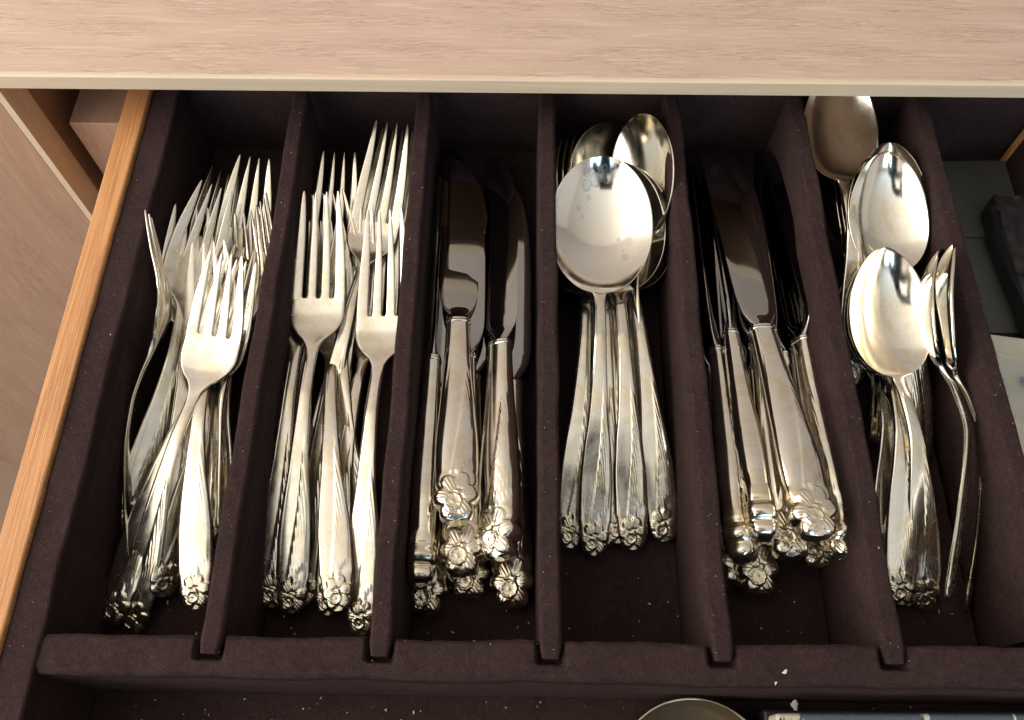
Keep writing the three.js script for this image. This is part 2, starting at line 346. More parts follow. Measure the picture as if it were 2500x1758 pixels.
// leaf lines that sweep from the right edge down to the flower
function leaves(u, s, s0, s1, n) { // u = -1..1 across, s from the butt
  let h = 0;
  for (let k = 0; k < n; k++) {
    const t = clamp((s - s0 - k * 0.12) / (s1 - s0), 0, 1), e = Math.pow(t, 0.75);
    if (t <= 0 || t >= 1) continue;
    const c = lerp(-0.3 + k * 0.19, 0.62 + 0.065 * k, e), w = lerp(0.07, 0.035, e);
    h = Math.max(h, Math.exp(-(((u - c) / w) ** 2)) * smooth(0, 0.04, t) * smooth(1, 0.7, t));
  }
  // small buds beside the leaves
  const bx = (u - 0.12) / 0.16, by = (s - s0 - 0.25) / 0.5; const bd = bx * bx + by * by;
  if (bd < 1) h = Math.max(h, 0.9 * Math.sqrt(1 - bd));
  const lc = lerp(-0.86, -0.55, smooth(s1 * 0.55, s1 * 1.25, s));
  if (s > s0 + 0.4) h = Math.max(h, 0.7 * Math.exp(-(((u - lc) / 0.06) ** 2)) * smooth(s0 + 0.4, s0 + 1.5, s));
  return h;
}
const Ucols = (n) => { const a = [-1, -0.965]; for (let i = 1; i < n; i++) a.push(-0.965 + 1.93 * i / n); a.push(0.965, 1); return a; };
const srow = (segs) => { const a = [segs[0][0]]; for (const [, b, st] of segs) { const a0 = a[a.length - 1], n = Math.max(1, Math.round((b - a0) / st)); for (let i = 1; i <= n; i++) a.push(lerp(a0, b, i / n)); } return a; };
// one ring of a flat handle (or bowl): top surface given by yTop(u), underside yBot(u)
function ring(U, xL, xR, z, yTop, yBot) {
  const r = [], x = (u) => (u < 0 ? u * xL : u * xR), N = U.length;
  for (let j = N - 1; j >= 0; j--) r.push([x(U[j]), yTop(U[j], x(U[j])), z]);
  for (let j = 0; j < N; j += 2) r.push([x(U[j]), yBot(U[j], x(U[j])), z]);
  r.forEach((p) => { p[3] = p[0] * 0.16 + 0.5; p[4] = -z * 0.16; });
  return r;
}
const FR = 0.68, FC = 0.70; // flower on forks and spoons
function handleRing(U, s, prof) {
  const { half, thick, mid, s1 } = prof;
  let xL = half(s), xR = half(s);
  if (s < 1.6) { const [l, r] = petalSpan(s, FR, FC); const k = smooth(1.6, 1.2, s); xL = lerp(xL, Math.max(l, 0.12), k * 0.18); xR = lerp(xR, Math.max(r, 0.12), k * 0.18); }
  const t = thick(s), y0 = mid(s), shank = smooth(6.5, 10.5, s), q = lerp(3.2, 2.1, shank);
  const dome = (u) => Math.pow(Math.max(0, 1 - Math.pow(Math.abs(u), q)), 1 / q);
  return ring(U, xL, xR, -s,
    (u, x) => {
      const edge = 1 - Math.pow(Math.abs(u), 8);
      const fl = s < 1.75 ? flower(x, s, FR, FC) * 0.08 * smooth(0, 0.1, s) : 0;
      const lv = s > 1.1 ? leaves(u, s, 1.3, s1, 6) * 0.034 * smooth(1.1, 1.5, s) : 0;
      return y0 + t * 0.5 * dome(u) + edge * (fl + lv) - 0.06 * (1 - shank) * 0;
    },
    (u) => y0 - t * 0.5 * dome(u) * 0.9);
}
// move and turn a profile so that butt and tip lie on the local z axis
const level = (f, L) => { const a = f(0), b = f(L); return (s) => f(s) - lerp(a, b, s / L); };

function makeFork(o) {
  const g = new THREE.Group(); g.name = o.name;
  const { L, sNeck, sSlot, W, tip } = o, U = Ucols(26);
  const prof = {
    half: curve([[0, 0.22], [0.12, 0.42], [0.35, 0.58], [0.8, 0.69], [1.8, 0.76], [3.0, 0.76], [4.6, 0.66], [6.5, 0.46], [sNeck - 2.6, 0.33], [sNeck - 0.6, 0.30], [sNeck, 0.33], [sNeck + 0.45, 0.52], [sNeck + 0.9, W * 0.70], [sNeck + 1.4, W * 0.92], [sNeck + 1.9, W], [sSlot, W * 1.0], [L, tip]]),
    thick: curve([[0, 0.16], [1.2, 0.24], [4, 0.22], [8, 0.27], [sNeck, 0.30], [sNeck + 1.2, 0.2], [sSlot, 0.17], [L - 1, 0.14], [L, 0.08]]),
    s1: 8.6,
  };
  const mid = level(curve([[0, 0], [1.5, 0.26], [4, 0.58], [sNeck * 0.6, 0.78], [sNeck - 2.6, 0.66], [sNeck - 1.3, 0.36], [sNeck, -0.1], [sNeck + 1.2, -0.5], [sNeck + 2.1, -0.62], [sSlot, -0.58], [L - 2, -0.12], [L, 0.36]]), L);
  prof.mid = mid;
  const rowsH = srow([[0, 1.7, 0.045], [1.7, 4.5, 0.1], [4.5, sNeck, 0.22]]).concat(srow([[sNeck, sSlot, 0.09]]).slice(1));
  const nFl = rowsH.findIndex((s) => s >= 1.55), nNeck = rowsH.findIndex((s) => s >= sNeck + 0.1);
  const rings = rowsH.map((s) => {
    if (s < sNeck - 0.8) return handleRing(U, s, prof);
    // neck and head: section flattens
    const k = smooth(sNeck - 0.8, sNeck + 1.2, s), h = prof.half(s), t = prof.thick(s), y0 = mid(s), q = lerp(2.1, 5, k);
    const dome = (u) => Math.pow(Math.max(0, 1 - Math.pow(Math.abs(u), q)), 1 / q);
    return ring(U, h, h, -s, (u) => y0 + t * 0.5 * dome(u) + 0.10 * k * u * u, (u) => y0 - t * 0.5 * dome(u) * 0.9 + 0.10 * k * u * u);
  });
  const body = loft(rings, [true, true]);
  const handle = part('handle', cut(body, nFl, nNeck), M.silver, g);
  part('flower', cut(body, 0, nFl), M.flower, handle);
  const head = part('head', cut(body, nNeck, 1e9), M.silver, g);
  // tines
  const n = 4, rows = srow([[sSlot - 0.16, sSlot, 0.08], [0, sSlot + 0.32, 0.035], [0, L - 1.4, 0.2], [0, L - 0.2, 0.1], [0, L, 0.03]]);
  for (let k = 0; k < n; k++) {
    const rg = rows.map((s) => {
      const outer = prof.half(s), t = prof.thick(s) * lerp(0.86, 1, smooth(sSlot - 0.06, sSlot + 0.02, s)), y0 = mid(s), f = (s - sSlot) / (L - sSlot);
      const gapMax = lerp(o.gap, o.gap * 1.25, f), gr = o.gap * 1.4, q = clamp((s - sSlot) / gr, 0, 1), gap = gapMax * Math.sqrt(1 - (1 - q) ** 2);
      const pitch = 2 * outer / n;
      const point = curve([[0, 1], [0.45, 0.92], [0.72, 0.74], [0.9, 0.48], [0.98, 0.26], [1, 0.12]])(clamp(f, 0, 1));
      const xa = -outer + k * pitch + (k ? gap / 2 : 0), xb = -outer + (k + 1) * pitch - (k < n - 1 ? gap / 2 : 0);
      const cx = (xa + xb) / 2 + (k === 0 ? 1 : k === n - 1 ? -1 : 0) * (1 - point) * 0.02, hw = (xb - xa) / 2 * point;
      const off = -((k + (f > 0.97 ? 0 : 0)) === 1 || k === 2 ? 0 : 0);
      const P = [[1, 0], [0.94, 0.62], [0.78, 0.94], [0.3, 1.0], [-0.3, 1.0], [-0.78, 0.94], [-0.94, 0.62], [-1, 0], [-0.9, -0.7], [-0.5, -0.95], [0.5, -0.95], [0.9, -0.7]];
      return P.map(([a, b]) => { const x = cx + a * hw, uu = clamp(x / outer, -1, 1); return [x, y0 + off + b * t * 0.5 + 0.10 * uu * uu, -s, x * 0.16 + 0.5, s * 0.16]; });
    });
    part('tine', loft(rg), M.silver, head);
  }
  return g;
}
function makeSpoon(o) {
  const g = new THREE.Group(); g.name = o.name;
  const { L, sNeck, W, D } = o, U = Ucols(28), a = (L - sNeck) / 2, sc = sNeck + a;
  const halfH = curve([[0, 0.22], [0.12, 0.42], [0.35, 0.58], [0.8, 0.69], [1.8, 0.76], [3.0, 0.76], [4.6, 0.66], [6.5, 0.46], [sNeck - 2.2, 0.31], [sNeck - 0.5, 0.29], [sNeck, 0.31]]);
  const half = (s) => {
    if (s < sNeck) return halfH(s);
    const t = (s - sNeck) / (L - sNeck), tm = o.widest, f = t > tm ? Math.pow(Math.max(0, 1 - Math.pow((t - tm) / (1 - tm), o.tip[0])), o.tip[1]) : Math.pow(Math.max(0, 1 - Math.pow((tm - t) / tm, o.root[0])), o.root[1]);
    const n = 0.31 * (1 - smooth(0, 0.4, t));
    return Math.max(0.02, Math.sqrt((W * f) ** 2 + n * n));
  };
  const prof = { half: halfH, thick: curve([[0, 0.16], [1.2, 0.24], [4, 0.22], [8, 0.26], [sNeck - 1, 0.30], [sNeck, 0.24], [sNeck + 1, 0.13], [L, 0.11]]), s1: 8.6 };
  const mid = level(curve([[0, 0], [1.5, 0.25], [4, 0.62], [7.5, 0.92], [sNeck - 2.6, 0.85], [sNeck - 1.1, 0.45], [sNeck, 0.02], [sNeck + a * 0.5, -0.10], [sc, -0.12], [L - a * 0.4, 0.02], [L, 0.12]]), L);
  prof.mid = mid;
  const rowsH = srow([[0, 1.7, 0.045], [1.7, 4.5, 0.1], [4.5, sNeck, 0.2]]);
  const rowsB = []; for (let i = 1; i <= 46; i++) { const t = i / 46; rowsB.push(sNeck + (L - sNeck) * (t < 0.5 ? t : 0.5 + 0.5 * Math.sin((t - 0.5) * Math.PI))); }
  const rows = rowsH.concat(rowsB), nFl = rowsH.findIndex((s) => s >= 1.55), nBowl = rowsH.length - 1;
  const rings = rows.map((s) => {
    if (s < sNeck - 0.7) return handleRing(U, s, prof);
    const t = prof.thick(s), y0 = mid(s), k = smooth(sNeck - 0.7, sNeck + 0.5, s), sig = clamp((s - sc) / a, -1, 1), h = half(s);
    const depth = D * Math.pow(Math.max(0, 1 - Math.pow(Math.abs(sig), sig < 0 ? 2.0 : 2.6)), 0.9), q = 2.1;
    const dome = (u) => Math.pow(Math.max(0, 1 - Math.pow(Math.abs(u), q)), 1 / q);
    const rg = ring(U, h, h, -s, (u) => y0 + lerp(t * 0.5 * dome(u), 0, k) - depth * (1 - Math.pow(Math.abs(u), 2.15)), (u) => y0 + lerp(-t * 0.5 * dome(u), -t, k) - depth * (1 - Math.pow(Math.abs(u), 2.15)));
    rg.forEach((p) => { p[3] = p[0] / (2 * W) * 0.96 + 0.5; p[4] = (-p[2] - sNeck) / (L - sNeck); if (s < sNeck) { p[3] = p[0] * 0.16 + 0.5; p[4] = -p[2] * 0.16; } });
    return rg;
  });
  const body = loft(rings, [true, true]);
  const handle = part('handle', cut(body, nFl, nBowl), M.silver, g);
  part('flower', cut(body, 0, nFl), M.flower, handle);
  part('bowl', cut(body, nBowl, 1e9), o.bowlMat ?? M.polished, g);
  return g;
}
function makeKnife() {
  const g = new THREE.Group(); g.name = 'table_knife';
  const L = 23.8, sF = 10.7, R = 1.0, c = 1.0, U = Ucols(34);
  const half = curve([[0, 0.4], [0.5, 0.8], [2.0, 0.95], [3.4, 0.98], [5.5, 0.87], [8.4, 0.68], [sF, 0.60]]), thick = curve([[0, 0.7], [0.25, 1.0], [1.0, 1.22], [2.0, 1.2], [4.5, 1.3], [7, 1.08], [sF, 0.8]]);
  const rows = srow([[0, 0.15, 0.03], [0, 2.3, 0.045], [2.3, 5, 0.1], [5, sF, 0.25]]);
  const nFl = rows.findIndex((s) => s >= 2.15);
  const rings = rows.map((s) => {
    let xL = half(s), xR = half(s);
    if (s < 2.3) { const [l, r] = petalSpan(s, R, c), k = smooth(1.75, 1.05, s); xL = lerp(xL, Math.max(l, 0.2), k); xR = lerp(xR, Math.max(r, 0.2), k); }
    const t = thick(s), fz = smooth(2.3, 1.9, s), q = lerp(2.5, 3.4, fz);
    const dome = (u) => Math.pow(Math.max(0, 1 - Math.pow(Math.abs(u), q)), 1 / q);
    const y = (u, x, sg) => {
      const e = 1 - Math.pow(Math.abs(u), 10), fl = s < 2.4 ? flower(x * sg, s, R, c) * 0.095 * smooth(0, 0.12, s) - 0.03 * fz : 0, lv = leaves(u * sg, s, 1.95, sF - 2.2, 7) * 0.055 * smooth(1.9, 2.2, s);
      return sg * (t * 0.5 * dome(u) + e * (fl + lv));
    };
    const r = [], X = (u) => (u < 0 ? u * xL : u * xR), N = U.length;
    for (let j = N - 1; j >= 0; j--) r.push([X(U[j]), y(U[j], X(U[j]), 1), -s]);
    for (let j = 1; j < N - 1; j += 1) r.push([X(U[j]), y(U[j], X(U[j]), -1), -s]);
    r.forEach((p) => { p[3] = p[0] * 0.16 + 0.5; p[4] = s * 0.16; });
    return r;
  });
  const body = loft(rings, [true, true]);
  const handle = part('handle', cut(body, nFl, 1e9), M.polished, g);
  part('flower', cut(body, 0, nFl), M.flower, handle);
  // ferrule: two beads round the mouth of the handle
  const ell = (s, w, t, n = 28) => { const r = []; for (let j = 0; j < n; j++) { const a = j / n * 2 * Math.PI, cs = Math.cos(a), sn = Math.sin(a), m = Math.pow(Math.abs(cs) ** 2.5 + Math.abs(sn) ** 2.5, -1 / 2.5); r.push([cs * m * w, sn * m * t, -s, cs * 0.1 + 0.5, s * 0.16]); } return r; };
  part('ferrule', loft([[sF - 0.02, .6, .39], [sF, .645, .43], [sF + .06, .66, .445], [sF + .12, .63, .42], [sF + .15, .615, .405], [sF + .2, .635, .425], [sF + .26, .62, .41], [sF + .3, .56, .36]].map((a) => ell(...a))), M.polished, g);
  // blade: spine on the left, edge on the right, round nose
  const sB = sF + 0.25, bl = srow([[sB, sB + 1.6, 0.08], [0, L - 2.2, 0.5], [0, L - 0.5, 0.1], [0, L, 0.03]]);
  const xs = curve([[sB, -0.42], [sB + 0.5, -0.62], [sB + 1.1, -0.84], [sB + 2, -0.95], [L - 3, -0.98], [L, -0.9]]);
  const xe = curve([[sB, 0.42], [sB + 0.5, 0.66], [sB + 1.1, 0.9], [sB + 2, 1.02], [sB + 6, 1.06], [L - 4.5, 1.0], [L - 2.4, 0.76], [L - 1.2, 0.40], [L - 0.5, 0.0], [L - 0.15, -0.34], [L, -0.56]]);
  const tb = curve([[sB, 0.6], [sB + 0.35, 0.42], [sB + 0.9, 0.24], [sB + 2, 0.2], [L - 2, 0.14], [L, 0.08]]);
  const V = [0, 0.03, 0.1, 0.25, 0.45, 0.7, 0.9, 0.97, 1];
  part('blade', loft(bl.map((s) => {
    let a = xs(s), b = xe(s); const t = tb(s), k = smooth(sB + 0.2, sB + 1.4, s);
    if (L - s < 0.7) a += 0.3 * (1 - (L - s) / 0.7) ** 3;
    const th = (v) => t * 0.5 * lerp(Math.pow(Math.max(0.02, 1 - (2 * v - 1) ** 2), 0.5), v < 0.08 ? 0.6 + v * 5 : v > 0.8 ? lerp(0.75, 0.06, (v - 0.8) / 0.2) : lerp(1, 0.75, v), k), r = [];
    for (let j = V.length - 1; j >= 0; j--) r.push([lerp(a, b, V[j]), th(V[j]), -s]);
    for (let j = 0; j < V.length; j++) r.push([lerp(a, b, V[j]), -th(V[j]), -s]);
    r.forEach((p) => { p[3] = p[0] * 0.12; p[4] = s * 0.12; });
    return r;
  })), M.steel, g);
  return g;
}
const KIT = {
  S: { kind: 'salad_fork', cat: 'fork', group: 'salad forks in the leftmost compartment', make: () => makeFork({ name: 'salad_fork', L: 17.9, sNeck: 11.1, sSlot: 13.95, W: 1.42, tip: 0.98, gap: 0.2 }) },
  D: { kind: 'dinner_fork', cat: 'fork', group: 'dinner forks in the second compartment', make: () => makeFork({ name: 'dinner_fork', L: 20.5, sNeck: 12.3, sSlot: 15.05, W: 1.37, tip: 1.08, gap: 0.2 }) },
  K: { kind: 'table_knife', cat: 'knife', group: 'table knives', make: makeKnife },
  R: { kind: 'soup_spoon', cat: 'spoon', group: 'round soup spoons', make: () => makeSpoon({ name: 'soup_spoon', L: 19.7, sNeck: 12.5, W: 2.58, D: 1.05, widest: 0.5, tip: [2.05, 0.5], root: [2.1, 0.5] }) },
  T: { kind: 'teaspoon', cat: 'spoon', group: 'teaspoons', make: () => makeSpoon({ name: 'teaspoon', L: 16.9, sNeck: 10.7, W: 1.98, D: 0.85, widest: 0.42, tip: [2.0, 0.57], root: [2.2, 0.5] }) },
};
const PIECES = [
  ['S',[-18.55,-5.27,-1.42],[-15.41,0.10,-18.20],0,'broad salad fork lying uppermost in the leftmost felt compartment'],
  ['S',[-19.35,-4.80,-1.77],[-15.27,-1.50,-18.88],0,'salad fork just under the uppermost one, its flower end nearest the oak side'],
  ['S',[-15.32,-3.80,-2.30],[-17.10,-1.50,-19.96],2,'salad fork whose flower end leans against the first felt divider'],
  ['S',[-18.57,-4.89,-3.31],[-19.65,-0.10,-20.52],80,'salad fork turned on its edge, tines pointing at the oak drawer side'],
  ['S',[-19.64,-4.79,-5.92],[-17.23,-1.30,-23.31],-35,'salad fork with its flower end lying low beside the oak side'],
  ['S',[-17.27,-4.50,-2.92],[-16.07,-2.90,-20.70],-40,'salad fork turned on edge under the uppermost fork'],
  ['S',[-17.35,-5.02,-8.43],[-15.91,-2.30,-26.06],-8,'salad fork with tines reaching furthest under the countertop in the leftmost compartment'],
  ['S',[-15.14,-4.10,-5.32],[-15.02,-2.10,-23.10],55,'salad fork on edge wedged against the first felt divider'],
  ['S',[-16.29,-5.10,-7.98],[-17.75,-3.10,-25.70],-48,'salad fork deep in the leftmost heap, tine tip bent towards the divider'],
  ['S',[-15.34,-4.30,-4.71],[-15.75,-4.10,-22.60],64,'salad fork on edge, its curved tines touching the first divider'],
  ['S',[-15.05,-4.90,-5.24],[-16.04,-3.00,-23.02],24,'salad fork low in the leftmost heap, tines slanting towards the first divider'],
  ['S',[-17.17,-4.99,-4.73],[-18.47,-1.70,-22.28],-22,'salad fork low in the leftmost heap, tines beside the fork turned on its edge'],
  ['D',[-11.31,-4.49,-2.29],[-11.47,-0.50,-22.39],0,'long dinner fork lying uppermost and nearest the first divider'],
  ['D',[-12.29,-4.71,-2.57],[-12.34,-1.20,-22.77],-4,'dinner fork directly under the uppermost one, its left tine showing'],
  ['D',[-8.98,-3.30,-2.22],[-11.79,-3.10,-22.53],0,'dinner fork whose handle crosses the middle of the second compartment'],
  ['D',[-8.25,-5.10,-3.88],[-11.72,-2.50,-23.91],10,'dinner fork with handle slanting across the heap of the second compartment'],
  ['D',[-8.07,-4.30,-1.36],[-8.22,-0.80,-21.56],6,'dinner fork pressed against the second felt divider, flower end touching the cross divider'],
  ['D',[-9.81,-5.01,-2.32],[-8.82,-2.90,-22.69],2,'dinner fork hidden beneath the fork that touches the second divider'],
  ['D',[-12.19,-5.19,-6.22],[-11.32,-2.30,-26.49],0,'dinner fork lying deep with four slim tines showing above the heap'],
  ['D',[-11.29,-5.47,-7.60],[-8.31,-0.90,-27.36],0,'dinner fork set back, its tines raised beside the second divider'],
  ['D',[-10.86,-5.10,-8.11],[-8.26,-2.50,-28.28],4,'dinner fork set back beneath the raised one by the second divider'],
  ['D',[-11.07,-5.10,-2.74],[-10.12,-2.60,-23.06],3,'dinner fork low in the heap of the second compartment'],
  ['K',[-5.43,-5.19,-2.38],[-5.36,-3.80,-26.14],0,'table knife lowest beside the second divider'],
  ['K',[-3.48,-5.19,-3.13],[-4.20,-3.80,-26.88],3,'lowest of three table knives stacked in the middle of the third compartment'],
  ['K',[-1.53,-4.50,-2.67],[-1.95,-4.00,-26.46],0,'table knife lying flat against the third divider, blade tip showing'],
  ['K',[-3.73,-2.90,-3.70],[-4.50,-3.80,-27.47],0,'middle one of three table knives stacked in the third compartment'],
  ['K',[-5.51,-2.90,-3.30],[-5.67,-3.20,-27.09],82,'table knife turned on its edge against the second divider'],
  ['K',[-2.08,-2.30,-4.31],[-2.56,-4.00,-28.05],28,'table knife tilted to one side, its blade rising dark above the flat knife'],
  ['K',[-3.94,-1.30,-5.59],[-5.01,-5.00,-29.08],-2,'uppermost table knife of the third compartment, lying face up'],
  ['R',[1.23,-5.10,-8.08],[1.19,-2.70,-27.63],-80,'soup spoon on edge, first of the nested bowls beside the third divider'],
  ['R',[1.64,-5.24,-8.22],[1.60,-2.70,-27.75],-78,'soup spoon on edge, second of the nested bowls beside the third divider'],
  ['R',[2.03,-5.23,-8.26],[2.00,-2.60,-27.79],-76,'soup spoon on edge, third of the nested bowls beside the third divider'],
  ['R',[3.73,-5.19,-9.14],[3.78,-2.10,-28.60],-18,'round soup spoon lying flat far back behind the front bowls'],
  ['R',[5.58,-4.46,-8.45],[4.54,-0.80,-27.78],60,'soup spoon leaning on the fourth divider, set back behind the front stack'],
  ['R',[1.11,-5.00,-5.53],[2.51,-1.30,-24.83],-3,'lowest soup spoon of the front stack, handle against the third divider'],
  ['R',[5.53,-4.91,-5.87],[3.70,-1.40,-25.17],3,'soup spoon of the front stack whose handle slants out to the right of the others'],
  ['R',[2.61,-5.00,-5.58],[3.16,-1.30,-24.92],0,'soup spoon in the middle of the front stack, nearly covered'],
  ['R',[3.37,-4.90,-5.75],[2.97,-1.90,-25.22],3,'soup spoon deep in the front stack, handle between its neighbours'],
  ['R',[4.02,-4.77,-5.42],[3.33,-0.50,-24.64],2,'soup spoon second from the top of the front stack'],
  ['R',[2.17,-4.67,-5.12],[2.78,0.40,-24.14],0,'round soup spoon on top of its stack, bowl spotted with dried water marks','spots'],
  ['K',[8.42,-4.70,-3.79],[8.79,-5.00,-27.59],-30,'table knife deepest beside the fourth divider'],
  ['K',[9.40,-4.40,-3.35],[10.12,-3.70,-27.13],-6,'lowest table knife of the fifth compartment, flower end nearest the cross divider'],
  ['K',[12.44,-4.60,-4.62],[12.32,-4.50,-28.42],10,'table knife under the heap nearest the fifth divider'],
  ['K',[10.58,-2.80,-4.63],[10.94,-4.20,-28.39],4,'table knife directly beneath the uppermost one of the fifth compartment'],
  ['K',[8.25,-1.88,-4.24],[8.86,-5.25,-27.79],-60,'slim table knife tilted along the fourth divider'],
  ['K',[12.62,-2.20,-4.43],[12.28,-3.20,-28.20],66,'table knife standing on edge against the fifth divider'],
  ['K',[9.08,-1.30,-5.03],[9.20,-5.20,-28.51],-84,'table knife lying on its side with a round shiny end'],
  ['K',[11.02,-0.30,-4.85],[9.72,-4.00,-28.32],-2,'uppermost table knife of the fifth compartment, lying face up'],
  ['T',[15.64,-4.30,-10.58],[16.49,-4.00,-27.46],-70,'teaspoon on edge, first of the nest deep beside the fifth divider'],
  ['T',[15.96,-4.40,-10.53],[16.86,-4.10,-27.40],-68,'teaspoon on edge, second of the nest deep beside the fifth divider'],
  ['T',[16.29,-4.50,-10.47],[17.23,-4.20,-27.34],-66,'teaspoon on edge, third of the nest deep beside the fifth divider'],
  ['T',[17.59,-5.81,-8.97],[16.87,-0.50,-25.00],-28,'teaspoon lying aslant behind the mirror bright bowl, rim towards the fifth divider'],
  ['T',[18.22,-5.40,-9.63],[17.68,-0.10,-25.67],0,'teaspoon whose pointed bowl tip peeps out above the mirror bright bowl'],
  ['T',[17.85,-5.87,-8.92],[17.08,0.50,-24.56],4,'mirror bright teaspoon in the middle of the sixth compartment, reflecting a dark figure'],
  ['T',[15.51,-4.76,-13.92],[15.34,1.10,-29.77],0,'teaspoon lying furthest back, bowl reaching under the countertop edge'],
  ['T',[18.76,-4.99,-2.88],[19.08,0.90,-18.71],-66,'teaspoon on edge closest to the sixth divider'],
  ['T',[16.79,-2.45,-2.78],[19.41,-0.70,-19.38],-60,'teaspoon on edge beside the big front bowl, second from the sixth divider'],
  ['T',[15.15,-4.90,-3.79],[17.13,-3.50,-20.51],-14,'teaspoon under the front stack, its rim showing beside the fifth divider'],
  ['T',[16.26,-5.00,-3.11],[16.76,-1.70,-19.67],-4,'teaspoon in the middle of the front stack of the sixth compartment'],
  ['T',[15.84,-4.70,-3.09],[16.84,-1.10,-19.57],0,'teaspoon second from the top in the front stack, thin handle beside the fifth divider'],
  ['T',[17.22,-5.32,-2.95],[15.99,0.40,-18.81],-2,'big bright teaspoon on top of the front stack of the sixth compartment'],
];
const made = {};
for (const [k, b, t, roll, label, special] of PIECES) {
  const kit = KIT[k]; let o;
  if (!made[k]) made[k] = kit.make();
  o = made[k].clone();
  o.name = numbered(kit.kind); o.userData = { label, category: kit.cat, group: kit.group }; scene.add(o);
  const B = new THREE.Vector3(...b).multiplyScalar(CM), T = new THREE.Vector3(...t).multiplyScalar(CM);
  const dir = T.clone().sub(B).normalize(), z = dir.clone().negate(), x = new THREE.Vector3(0, 1, 0).cross(z).normalize(), y = z.clone().cross(x);
  o.quaternion.setFromRotationMatrix(new THREE.Matrix4().makeBasis(x, y, z)).multiply(new THREE.Quaternion().setFromAxisAngle(new THREE.Vector3(0, 0, 1), THREE.MathUtils.degToRad(roll)));
  o.position.copy(B);
  if (special === 'spots') o.traverse((m) => { if (m.name === 'bowl') m.material = M.spotted; });
}

